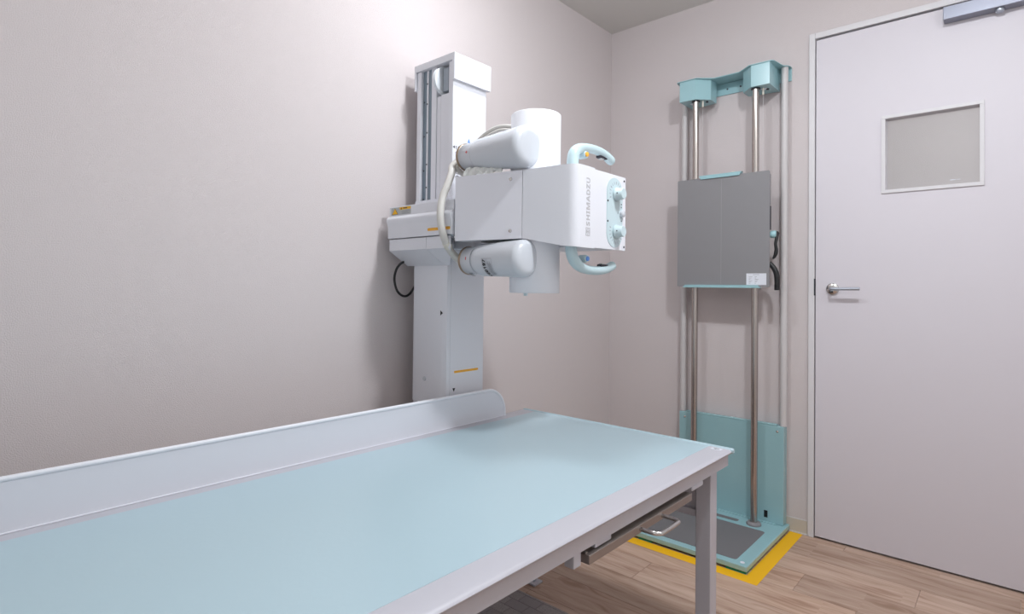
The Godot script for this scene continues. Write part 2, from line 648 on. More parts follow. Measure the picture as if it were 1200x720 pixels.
func door() -> void:
	var d := structure("door_1", "pale grey flush door with a small glazed panel and lever handle", "door")
	# frame
	var fz := 0.012
	part(d, "door_frame", box(S(), Vector3(0.9775, 0, -0.12), Vector3(1.001, 2.1136, fz), 0.002, 1), "frame")
	part(d, "door_frame", box(S(), Vector3(1.858, 0, -0.12), Vector3(1.884, 2.1136, fz), 0.002, 1), "frame")
	part(d, "door_frame", box(S(), Vector3(1.001, 2.089, -0.12), Vector3(1.858, 2.1136, fz), 0.002, 1), "frame")
	part(d, "door_stop", box(S(), Vector3(1.001, 2.075, -0.075), Vector3(1.858, 2.089, -0.045)), "frame")
	part(d, "door_stop", box(S(), Vector3(1.001, 0, -0.075), Vector3(1.014, 2.089, -0.045)), "frame")
	part(d, "door_stop", box(S(), Vector3(1.845, 0, -0.075), Vector3(1.858, 2.089, -0.045)), "frame")
	# leaf with an opening for the pane
	var x0 := 1.0052; var x1 := 1.8545; var y0 := 0.009; var y1 := 2.0805
	var zf := 0.008; var zb := -0.036
	var wx0 := 1.252; var wx1 := 1.538; var wy0 := 1.424; var wy1 := 1.703
	var st := S()
	box(st, Vector3(x0, y0, zb), Vector3(wx0, y1, zf))
	box(st, Vector3(wx1, y0, zb), Vector3(x1, y1, zf))
	box(st, Vector3(wx0, y0, zb), Vector3(wx1, wy0, zf))
	box(st, Vector3(wx0, wy1, zb), Vector3(wx1, y1, zf))
	part(d, "door_leaf", st, "door")
	# glazing bead
	st = S()
	var b := 0.013
	var e := 0.006
	box(st, Vector3(wx0 - b, wy1, zf), Vector3(wx1 + b, wy1 + b, zf + e), 0.001, 1)
	box(st, Vector3(wx0 - b, wy0 - b, zf), Vector3(wx1 + b, wy0, zf + e), 0.001, 1)
	box(st, Vector3(wx0 - b, wy0, zf), Vector3(wx0, wy1, zf + e), 0.001, 1)
	box(st, Vector3(wx1, wy0, zf), Vector3(wx1 + b, wy1, zf + e), 0.001, 1)
	var bead := part(d, "glazing_bead", st, "frame")
	part(bead, "pane", box(S(), Vector3(wx0, wy0, -0.010), Vector3(wx1, wy1, -0.005)), "glass", "small clear pane in the door")
	# faint print at the lower corner of the pane
	st = S()
	box(st, Vector3(1.452, 1.441, -0.0048), Vector3(1.468, 1.444, -0.0046))
	box(st, Vector3(1.472, 1.4415, -0.0048), Vector3(1.482, 1.4435, -0.0046))
	part(bead, "pane_print", st, "paper")
	# lever handle
	var hp := Vector3(1.069, 1.036, zf)
	st = S()
	lathe(st, [[0.0, 0.0], [0.0235, 0.0], [0.0235, 0.006], [0.021, 0.009], [0.0, 0.0095]], hp, Vector3(0, 0, 1), 36)
	var ro := part(d, "handle_rose", st, "chrome", "round chrome rose of the door lever")
	st = S()
	tube(st, curve([hp + Vector3(0, 0, 0.008), hp + Vector3(0, 0, 0.034), hp + Vector3(0.004, 0, 0.045), hp + Vector3(0.016, 0, 0.049), hp + Vector3(0.105, 0.001, 0.049)], 5), 0.0062, 16)
	part(ro, "lever", st, "satin")
	part(ro, "keyhole", cyl(S(), hp + Vector3(0, -0.012, 0.009), hp + Vector3(0, -0.012, 0.0102), 0.003, 12), "dark")
	part(d, "strike_plate", box(S(), Vector3(0.9995, 1.008, -0.02), Vector3(1.0035, 1.078, 0.0125)), "ink")
	# door closer
	st = S()
	box(st, Vector3(1.436, 2.021, zf), Vector3(1.70, 2.068, 0.056), 0.002, 1)
	var cl := part(d, "door_closer", st, "closer", "satin silver door closer body")
	part(cl, "adjuster_cap", lathe(S(), [[0.0, -0.010], [0.012, -0.010], [0.0135, -0.007], [0.0135, 0.0], [0.0, 0.0]], Vector3(1.594, 2.0205, 0.032), Vector3.UP, 24), "satin")
	st = S()
	cyl(st, Vector3(1.545, 2.068, 0.032), Vector3(1.545, 2.078, 0.032), 0.011, 20)
	box(st, Vector3(1.532, 2.078, 0.02), Vector3(1.78, 2.0845, 0.044), 0.002, 1)
	part(cl, "closer_arm", st, "closer")
	part(cl, "arm_bracket", box(S(), Vector3(1.74, 2.0845, 0.013), Vector3(1.80, 2.112, 0.05), 0.002, 1), "closer")


func corridor() -> void:
	# the passage seen through the pane
	var c := structure("wall_corridor", "papered passage wall seen through the door pane", "wall")
	part(c, "wallpaper", box(S(), Vector3(0.2, 0, -1.55), Vector3(2.9, CEIL, -1.45)), "wall")
	part(c, "side_wall", box(S(), Vector3(0.1, 0, -1.55), Vector3(0.2, CEIL, -0.12)), "wall")
	part(c, "side_wall", box(S(), Vector3(2.9, 0, -1.55), Vector3(3.0, CEIL, -0.0)), "wall")
	part(c, "near_wall", box(S(), Vector3(ROOM_X + 0.12, 0, -0.12), Vector3(2.9, CEIL, -0.0)), "wall")
	part(c, "passage_ceiling", box(S(), Vector3(0.1, CEIL, -1.55), Vector3(3.0, CEIL + 0.1, -0.12)), "ceiling")
	part(c, "passage_floor", box(S(), Vector3(0.1, -0.1, -1.55), Vector3(3.0, -0.001, -0.12)), "base")
	ceiling_light(Vector3(1.5, CEIL, -0.6), 0.46, "unseen round ceiling light added to light the passage behind the door")  # out of view, added to light the passage wall behind the pane


# ==================================================================== table
func table() -> void:
	var t := thing("x_ray_table", "low X-ray table with pale blue top, grey rails and guard board", "table", Vector3(0.66, 0, 2.0))
	var TY := 0.58
	var za := 1.03
	var zb := 2.79
	# long rails: rolled top lip over a set-back side
	var prof := PackedVector2Array([Vector2(0.978, 0.565), Vector2(0.978, TY), Vector2(1.034, TY), Vector2(1.0395, TY - 0.0015), Vector2(1.0425, TY - 0.0055), Vector2(1.0405, TY - 0.0105), Vector2(1.034, TY - 0.014), Vector2(1.031, TY - 0.018), Vector2(1.031, 0.5345), Vector2(1.024, 0.5345), Vector2(1.024, 0.565)])
	var bz := Basis(Vector3(1, 0, 0), Vector3(0, 1, 0), Vector3(0, 0, 1))
	part(t, "side_rail", prism(S(), prof, bz, Vector3.ZERO, za, zb, true), "rail")
	var mir := PackedVector2Array()
	for q in prof:
		mir.append(Vector2(1.312 - q.x, q.y))
	part(t, "side_rail", prism(S(), mir, bz, Vector3.ZERO, za, zb, true), "rail")
	# top
	part(t, "table_top", box(S(), Vector3(0.334, 0.566, za), Vector3(0.9785, TY + 0.0008, zb), 0.0006, 1), "tablemat", "pale blue laminate table top")
	# end strip: pale blue edging capped round the corners
	var st := S()
	box(st, Vector3(0.274, TY - 0.012, 1.017), Vector3(1.046, TY + 0.003, 1.034), 0.006, 3)
	part(t, "end_edging", st, "tablemat")
	part(t, "end_edging", box(S(), Vector3(0.274, TY - 0.012, zb - 0.004), Vector3(1.046, TY + 0.003, zb + 0.013), 0.006, 3), "tablemat")
	# end aprons, set in
	part(t, "end_apron", box(S(), Vector3(0.285, 0.5345, 1.052), Vector3(1.027, 0.566, 1.06)), "rail")
	part(t, "end_apron", box(S(), Vector3(0.285, 0.5345, 2.755), Vector3(1.027, 0.566, 2.763)), "rail")
	# legs with anchor feet
	for z in [1.06, 2.70]:
		for x in [0.969, 0.300]:
			var lg := part(t, "leg", box(S(), Vector3(x, 0.006, z), Vector3(x + 0.043, 0.5345, z + 0.043), 0.003, 2), "rail")
			var fx: float = x - 0.055 if x > 0.6 else x
			part(lg, "foot_plate", box(S(), Vector3(fx, 0.0, z), Vector3(fx + 0.098, 0.006, z + 0.043), 0.001, 1), "rail")
			var bx0: float = fx + (0.02 if x > 0.6 else 0.076)
			part(lg, "anchor_bolt", cyl(S(), Vector3(bx0, 0.006, z + 0.021), Vector3(bx0, 0.012, z + 0.021), 0.006, 6), "satin")
		part(t, "cross_beam", box(S(), Vector3(0.343, 0.392, z + 0.008), Vector3(0.969, 0.412, z + 0.034), 0.002, 1), "rail")
		part(t, "end_panel", box(S(), Vector3(0.343, 0.412, z + 0.018), Vector3(0.969, 0.5345, z + 0.024)), "rail")
	# Bucky unit below the top with its cassette tray
	part(t, "bucky_body", box(S(), Vector3(0.37, 0.497, 1.262), Vector3(0.90, 0.5335, 1.745), 0.003, 1), "rail")
	for z in [1.262, 1.737]:
		part(t, "tray_guide", box(S(), Vector3(0.90, 0.500, z), Vector3(1.009, 0.5335, z + 0.008)), "rail")
	part(t, "bucky_rail", box(S(), Vector3(0.36, 0.528, 1.10), Vector3(1.02, 0.5655, 1.20), 0.002, 1), "rail")
	part(t, "stop_block", box(S(), Vector3(1.004, 0.520, 1.195), Vector3(1.030, 0.5345, 1.262), 0.004, 2), "rail")
	part(t, "stop_block", box(S(), Vector3(1.004, 0.505, 1.742), Vector3(1.026, 0.5345, 1.766), 0.002, 1), "rail")
	part(t, "stop_block", box(S(), Vector3(1.012, 0.5235, 1.64), Vector3(1.029, 0.5345, 1.698), 0.002, 1), "rail")
	var tr := part(t, "cassette_tray", box(S(), Vector3(1.010, 0.5025, 1.272), Vector3(1.034, 0.5205, 1.726), 0.0015, 1), "traysteel", "grey metal cassette tray front")
	st = S()
	var hy := 0.512
	tube(st, curve([Vector3(1.03, hy, 1.532), Vector3(1.062, hy, 1.532), Vector3(1.074, hy, 1.527), Vector3(1.079, hy, 1.515), Vector3(1.079, hy, 1.450), Vector3(1.074, hy, 1.438), Vector3(1.062, hy, 1.433), Vector3(1.03, hy, 1.433)], 5), 0.0048, 14)
	part(tr, "pull_handle", st, "chrome", "chrome wire pull of the cassette tray")
	part(tr, "tray_screw", cyl(S(), Vector3(1.022, 0.5205, 1.72), Vector3(1.022, 0.523, 1.72), 0.003, 12), "chrome")
	# guard board on the wall side: rounded end, raised rim
	var board := PackedVector2Array()
	var rr := 0.085
	var zc := 1.155
	var yt := 0.677
	var rim := [Vector3(0.2945, TY, zc)]
	board.append(Vector2(zc, TY))
	for k in 11:
		var a := PI - PI / 2.0 * k / 10.0
		var q := Vector2(zc + rr + rr * cos(a), yt - rr + rr * sin(a))
		board.append(q)
		rim.append(Vector3(0.2945, q.y, q.x))
	board.append(Vector2(zb - 0.02, yt))
	board.append(Vector2(zb - 0.02, TY))
	rim.append(Vector3(0.2945, yt, zb - 0.02))
	var bx := Basis(Vector3(0, 0, 1), Vector3(0, 1, 0), Vector3(1, 0, 0))
	var gb := part(t, "guard_board", prism(S(), board, bx, Vector3.ZERO, 0.291, 0.297, true), "guard", "low white guard board along the wall side")
	part(gb, "rim", tube(S(), rim, 0.0055, 12), "white")
	part(gb, "foot_strip", box(S(), Vector3(0.297, TY, zc + 0.01), Vector3(0.300, TY + 0.003, zb - 0.02), 0.001, 1), "panelgrey")
	# small white sticker with an arrow at the corner of the rail
	var sk := part(t, "sticker", box(S(), Vector3(0.992, TY, 1.045), Vector3(1.022, TY + 0.0006, 1.061)), "paper", "white arrow sticker on the rail")
	st = S()
	var arrow := PackedVector2Array([Vector2(-0.009, 0), Vector2(-0.001, 0.005), Vector2(-0.001, 0.0015), Vector2(0.009, 0.0015), Vector2(0.009, -0.0015), Vector2(-0.001, -0.0015), Vector2(-0.001, -0.005)])
	prism(st, arrow, Basis(Vector3(1, 0, 0), Vector3(0, 0, 1), Vector3(0, 1, 0)), Vector3(1.007, TY, 1.053), 0.0006, 0.0009)
	part(sk, "arrow", st, "ink")


# ==================================================================== column
func column() -> void:
	var t := thing("x_ray_column", "tall white X-ray tube column with open rail slot beside the wall", "column", Vector3(0.15, 0, 1.29))
	var x0 := 0.06; var x1 := 0.247; var z0 := 1.215; var zf := 1.371
	var yt := 1.80
	# body: back and two walls, open towards +z above the carriage
	part(t, "side_panel", box(S(), Vector3(0.224, 0.05, z0), Vector3(x1, yt - 0.0227, zf), 0.0025, 2), "white")
	part(t, "side_panel", box(S(), Vector3(x0, 0.05, z0), Vector3(0.082, yt - 0.0227, zf), 0.0025, 2), "white")
	part(t, "back_panel", box(S(), Vector3(0.082, 0.05, z0), Vector3(0.224, yt - 0.0227, zf - 0.032)), "recess")
	part(t, "guide_rail", box(S(), Vector3(0.083, 0.06, zf - 0.032), Vector3(0.104, yt - 0.0228, zf - 0.010)), "railblue", "blue grey steel guide rail in the slot")
	part(t, "guide_rail", box(S(), Vector3(0.1125, 0.06, zf - 0.032), Vector3(0.1295, yt - 0.0228, zf - 0.010)), "railblue", "blue grey steel guide rail in the slot")
	part(t, "divider", box(S(), Vector3(0.1045, 0.06, zf - 0.032), Vector3(0.112, yt - 0.0228, zf - 0.007), 0.001, 1), "white")
	part(t, "inner_panel", box(S(), Vector3(0.131, 0.06, zf - 0.032), Vector3(0.156, yt - 0.0228, zf - 0.006), 0.001, 1), "white")
	part(t, "inner_panel", box(S(), Vector3(0.1585, 0.06, zf - 0.032), Vector3(0.1775, 1.674, zf - 0.008), 0.001, 1), "white")
	part(t, "inner_panel", box(S(), Vector3(0.180, 0.06, zf - 0.032), Vector3(0.2235, 1.676, zf - 0.006), 0.001, 1), "white")
	for y in [1.73, 1.66, 1.56, 1.45, 1.37]:
		part(t, "rail_bolt", cyl(S(), Vector3(0.108, y, zf - 0.007), Vector3(0.108, y, zf - 0.0055), 0.0025, 10), "ink")
	for y in [1.70, 1.58, 1.46, 1.36]:
		part(t, "rail_bolt", cyl(S(), Vector3(0.090, y - 0.03, zf - 0.010), Vector3(0.090, y - 0.03, zf - 0.0085), 0.0025, 10), "ink")
	# wheel standing out of its dark slot
	st_pulley(t, zf)
	part(t, "screw", cyl(S(), Vector3(0.146, 1.766, zf - 0.006), Vector3(0.146, 1.766, zf - 0.004), 0.0045, 12), "satin")
	# cap
	var st := S()
	var cap := PackedVector2Array([Vector2(0.052, yt - 0.088), Vector2(0.052, yt - 0.002), Vector2(0.054, yt), Vector2(0.2565, yt), Vector2(0.2585, yt - 0.002), Vector2(0.2585, yt - 0.088), Vector2(0.2475, yt - 0.088), Vector2(0.2475, yt - 0.0225), Vector2(0.0595, yt - 0.0225), Vector2(0.0595, yt - 0.088)])
	prism(st, cap, Basis.IDENTITY, Vector3.ZERO, z0 - 0.010, zf + 0.006, true)
	part(t, "cap", st, "white", "white cap of the column")
	# lower front cover
	var ch := 0.019
	var plan := PackedVector2Array([Vector2(0.077, 1.3725), Vector2(0.077, 1.386), Vector2(0.081, 1.39), Vector2(0.227, 1.39), Vector2(0.2475, 1.3865), Vector2(0.2475, 1.3725)])
	var by := Basis(Vector3(1, 0, 0), Vector3(0, 0, 1), Vector3(0, 1, 0))
	var lc := part(t, "lower_cover", prism(S(), plan, by, Vector3.ZERO, 0.637, 1.32), "white", "white lower front cover of the column")
	part(lc, "plug", lathe(S(), [[0.0, 0.0], [0.0075, 0.0], [0.0065, 0.003], [0.0, 0.0035]], Vector3(0.143, 0.717, 1.39), Vector3(0, 0, 1), 20), "glosswhite")
	# marks
	var bxp := Basis(Vector3(0, 0, -1), Vector3(0, 1, 0), Vector3(1, 0, 0))
	var bzp := Basis(Vector3(1, 0, 0), Vector3(0, 1, 0), Vector3(0, 0, 1))
	part(lc, "arrow_mark", prism(S(), PackedVector2Array([Vector2(-0.006, 0.0085), Vector2(-0.006, -0.0085), Vector2(0.006, 0)]), bzp, Vector3(0.2255, 0.941, 1.39), 0.0, 0.0006), "black")
	part(t, "arrow_mark", prism(S(), PackedVector2Array([Vector2(-0.006, 0.006), Vector2(0.006, 0.006), Vector2(0, -0.006)]), bxp, Vector3(x1, 0.687, 1.352), 0.0, 0.0006), "black")
	part(t, "yellow_stripe", prism(S(), stadium(0.112, 0.0075, 0.0035, 4), bxp, Vector3(x1, 0.746, 1.296), 0.0, 0.0006), "amber", "short amber stripe")
	part(t, "blue_mark", prism(S(), PackedVector2Array([Vector2(-0.006, -0.006), Vector2(0.006, -0.006), Vector2(0, 0.008)]), bxp, Vector3(x1, 1.522, 1.297), 0.0, 0.0006), "bluebtn")
	for y in [1.490, 1.4085]:
		part(t, "arrow_mark", prism(S(), PackedVector2Array([Vector2(-0.004, 0), Vector2(0.004, 0.005), Vector2(0.004, -0.005)]), bxp, Vector3(x1, y, 1.3655), 0.0, 0.0006), "ink")
		var yy: float = y
		lettering(t, "distance_mark", "1.2m", 0.027, 0.011, func(u, v, d): return Vector3(x1 + d, yy + v - 0.001, 1.344 - u), "ink")
		st = S()
		var arc := PackedVector2Array()
		for k in 9:
			var a := deg_to_rad(20.0 + 140.0 * k / 8.0)
			arc.append(Vector2(cos(a) * 0.011, sin(a) * 0.011 - 0.024))
		for k in 9:
			var a := deg_to_rad(160.0 - 140.0 * k / 8.0)
			arc.append(Vector2(cos(a) * 0.0085, sin(a) * 0.008 - 0.024))
		prism(st, arc, bxp, Vector3(x1, y + 0.002, 1.348), 0.0, 0.0006)
		part(t, "arc_mark", st, "print")
	# foot
	part(t, "base_plate", box(S(), Vector3(0.03, 0.0, 1.17), Vector3(0.262, 0.05, 1.44), 0.004, 2), "white")


func st_pulley(t: Node3D, zf: float) -> void:
	part(t, "pulley_bracket", box(S(), Vector3(0.188, 1.686, zf - 0.032), Vector3(0.2135, 1.764, zf - 0.008), 0.001, 1), "recess")
	var w := part(t, "pulley_wheel", lathe(S(), [[0.0, -0.0075], [0.042, -0.0075], [0.0485, -0.007], [0.050, -0.005], [0.0465, -0.0015], [0.0465, 0.0015], [0.050, 0.005], [0.0485, 0.007], [0.042, 0.0075], [0.0, 0.0075]], Vector3(0.1755, 1.727, zf - 0.027), Vector3(1, 0, 0), 48), "acrylic", "clear plastic pulley wheel")
	part(w, "hub", cyl(S(), Vector3(0.168, 1.727, zf - 0.027), Vector3(0.1835, 1.727, zf - 0.027), 0.014, 20), "satin")


# ==================================================================== carriage on the column
func carriage() -> void:
	var t := thing("tube_carriage", "white carriage box clamped round the X-ray column with a caution label", "carriage", Vector3(0.2, 1.19, 1.42))
	var bx := Basis(Vector3(0, 0, 1), Vector3(0, 1, 0), Vector3(1, 0, 0))
	var upper := PackedVector2Array([Vector2(1.3915, 1.294), Vector2(1.467, 1.294), Vector2(1.468, 1.293), Vector2(1.468, 1.2625), Vector2(1.472, 1.260), Vector2(1.478, 1.256), Vector2(1.4805, 1.250), Vector2(1.4805, 1.244), Vector2(1.478, 1.236), Vector2(1.475, 1.228), Vector2(1.474, 1.188), Vector2(1.473, 1.187), Vector2(1.3915, 1.187)])
	part(t, "upper_cover", prism(S(), upper, bx, Vector3.ZERO, 0.043, 0.362, true), "white", "white upper cover with a rounded ridge")
	part(t, "seam", box(S(), Vector3(0.05, 1.1835, 1.3915), Vector3(0.33, 1.187, 1.455)), "white")
	var lower := PackedVector2Array([Vector2(1.3915, 1.1835), Vector2(1.4695, 1.1835), Vector2(1.4695, 1.1465), Vector2(1.3915, 1.0975)])
	part(t, "lower_cover", prism(S(), lower, bx, Vector3.ZERO, 0.046, 0.2365), "white", "white chamfered lower cover")
	# right hand lower cover, its end slanted
	var st := S()
	var A := []
	for q in lower:
		A.append(Vector3(0.238, q.y, q.x))
	var B := [Vector3(0.265, 1.1835, 1.3915), Vector3(0.353, 1.1835, 1.4695), Vector3(0.353, 1.1465, 1.4695), Vector3(0.265, 1.0975, 1.3915)]
	var mid := Vector3(0.27, 1.15, 1.42)
	for i in 4:
		flat(st, A[i], A[(i + 1) % 4], B[(i + 1) % 4], B[i], mid)
	flat(st, A[0], A[1], A[2], A[3], mid)
	flat(st, B[0], B[1], B[2], B[3], mid)
	part(t, "lower_cover", st, "white", "white slanted lower cover")
	# clamp round the column's outer face and the arm to the tube
	part(t, "clamp_plate", box(S(), Vector3(0.2485, 1.15, 1.215), Vector3(0.275, 1.285, 1.3905), 0.003, 2), "white")
	part(t, "arm", box(S(), Vector3(0.275, 1.148, 1.225), Vector3(0.3675, 1.275, 1.385), 0.006, 2), "white", "white horizontal arm carrying the tube")
	# amber stripe
	var bz := Basis(Vector3(1, 0, 0), Vector3(0, 1, 0), Vector3(0, 0, 1))
	part(t, "yellow_stripe", prism(S(), stadium(0.105, 0.009, 0.003, 4), bz, Vector3(0.302, 1.2065, 1.4743), 0.0, 0.0006), "amber", "amber stripe on the carriage front")
	# caution label
	var lb := part(t, "caution_label", box(S(), Vector3(0.052, 1.2655, 1.468), Vector3(0.157, 1.2905, 1.4685)), "labelgrey", "grey and yellow caution label")
	part(lb, "warning_triangle", prism(S(), PackedVector2Array([Vector2(-0.017, -0.0105), Vector2(0.017, -0.0105), Vector2(0, 0.0105)]), bz, Vector3(0.073, 1.278, 1.4685), 0.0, 0.0002), "ink")
	part(lb, "warning_triangle", prism(S(), PackedVector2Array([Vector2(-0.0148, -0.0095), Vector2(0.0148, -0.0095), Vector2(0, 0.0088)]), bz, Vector3(0.073, 1.278, 1.4685), 0.0, 0.0004), "yellow")
	part(lb, "yellow_header", box(S(), Vector3(0.098, 1.282, 1.4685), Vector3(0.156, 1.290, 1.4688)), "yellow")
	part(lb, "header_mark", prism(S(), PackedVector2Array([Vector2(-0.004, -0.003), Vector2(0.004, -0.003), Vector2(0, 0.0035)]), bz, Vector3(0.107, 1.286, 1.4688), 0.0, 0.0002), "ink")
	part(lb, "header_print", box(S(), Vector3(0.117, 1.2848, 1.4688), Vector3(0.138, 1.2878, 1.469)), "ink")
	st = S()
	for k in 4:
		box(st, Vector3(0.108 + 0.004 * (k % 2), 1.2675 + 0.0032 * k, 1.4685), Vector3(0.149 - 0.005 * (k % 3), 1.2687 + 0.0032 * k, 1.4687))
	part(lb, "small_print", st, "print")


# ==================================================================== tube head
func ring(st: SurfaceTool, pts: Array) -> SurfaceTool:
	# plan outline with a bottom and a top height at each point: [x, z, y0, y1]
	var m := pts.size()
	var poly := PackedVector2Array()
	for q in pts:
		poly.append(Vector2(q[0], q[1]))
	var area := 0.0
	for i in m:
		area += poly[i].cross(poly[(i + 1) % m])
	var sg := 1.0 if area > 0 else -1.0
	var en := []
	for i in m:
		var e := (poly[(i + 1) % m] - poly[i]).normalized()
		en.append(Vector2(e.y, -e.x) * sg)
	for i in m:
		var j := (i + 1) % m
		var n0: Vector2 = en[i]
		var n1: Vector2 = en[i]
		if en[(i + m - 1) % m].dot(en[i]) > 0.8:
			n0 = (en[(i + m - 1) % m] + en[i]).normalized()
		if en[j].dot(en[i]) > 0.8:
			n1 = (en[j] + en[i]).normalized()
		var N0 := Vector3(n0.x, 0, n0.y)
		var N1 := Vector3(n1.x, 0, n1.y)
		var a := Vector3(pts[i][0], pts[i][2], pts[i][1])
		var b := Vector3(pts[j][0], pts[j][2], pts[j][1])
		var c := Vector3(pts[j][0], pts[j][3], pts[j][1])
		var d := Vector3(pts[i][0], pts[i][3], pts[i][1])
		tri(st, a, b, c, N0, N1, N1)
		tri(st, a, c, d, N0, N1, N0)
	var idx := Geometry2D.triangulate_polygon(poly)
	for k in range(0, idx.size(), 3):
		for e in [[2, -1.0], [3, 1.0]]:
			var q := []
			for w in 3:
				var pp: Array = pts[idx[k + w]]
				q.append(Vector3(pp[0], pp[e[0]], pp[1]))
			var n: Vector3 = (q[1] - q[0]).cross(q[2] - q[0]).normalized()
			if n.y * e[1] < 0.0:
				n = -n
			tri(st, q[0], q[1], q[2], n, n, n)
	return st


func receptacle(t: Node3D, A: Vector3, end: Vector3, L: float, neck: float, r0: float, r1: float, shoulder: float, mark: String) -> MeshInstance3D:
	# bullet shaped cover of the high voltage plug; its axis is turned a little out of x, the round end at 'end'
	var N := Vector3(-A.z, 0, A.x).normalized()
	var o0 := end - A * L
	var p := []
	p.append([0.0, 0.0])
	p.append([r0 * 0.86, 0.0])
	for k in 7:
		var a := PI / 2.0 * k / 6.0
		p.append([r0 - shoulder * 0.5 * (1.0 - sin(a)), 0.002 + shoulder * (1.0 - cos(a))])
	var cr := 0.024
	for k in 6:
		var f := float(k) / 5.0
		p.append([lerpf(r0, r1, f), lerpf(0.004 + shoulder, L - cr, f)])
	for k in range(1, 10):
		var a := PI / 2.0 * k / 9.0
		p.append([r1 - cr + cr * cos(a), L - cr + cr * 0.9 * sin(a)])
	p.append([r1 * 0.3, L - cr * 0.1 + 0.0012])
	p.append([0.0, L - cr * 0.1 + 0.0015])
	var o := part(t, "plug_cover", lathe(S(), p, o0, A, 56, 0.8), "glosswhite", "glossy white bullet shaped plug cover")
	var rn := r0 * 0.86
	part(o, "neck", lathe(S(), [[0.0, 0.0], [rn - 0.001, 0.0], [rn, 0.001], [rn, neck], [0.0, neck]], o0 - A * (neck - 0.002), A, 48), "glosswhite")
	part(o, "clamp_ring", lathe(S(), [[0.0, 0.0], [rn + 0.0005, 0.0], [rn + 0.002, 0.002], [rn + 0.002, 0.007], [rn, 0.009], [0.0, 0.009]], o0 - A * (neck + 0.006), A, 48), "brass", "bronze coloured clamp ring")
	part(o, "plug_end", lathe(S(), [[0.0, 0.0], [0.012, 0.0], [0.016, 0.008], [0.024, 0.016], [rn * 0.93, 0.02], [rn * 0.95, 0.026], [0.0, 0.026]], o0 - A * (neck + 0.031), A, 32), "cream")
	# polarity mark, bent onto the neck
	lettering(o, "polarity_mark", mark, 0.009 if mark == "+" else 0.003, 0.009, func(u, v, d): return o0 + A * (u - 0.016) + (Vector3.UP * sin(v / rn + 0.1) + N * cos(v / rn + 0.1)) * (rn + d), "red")
	return o


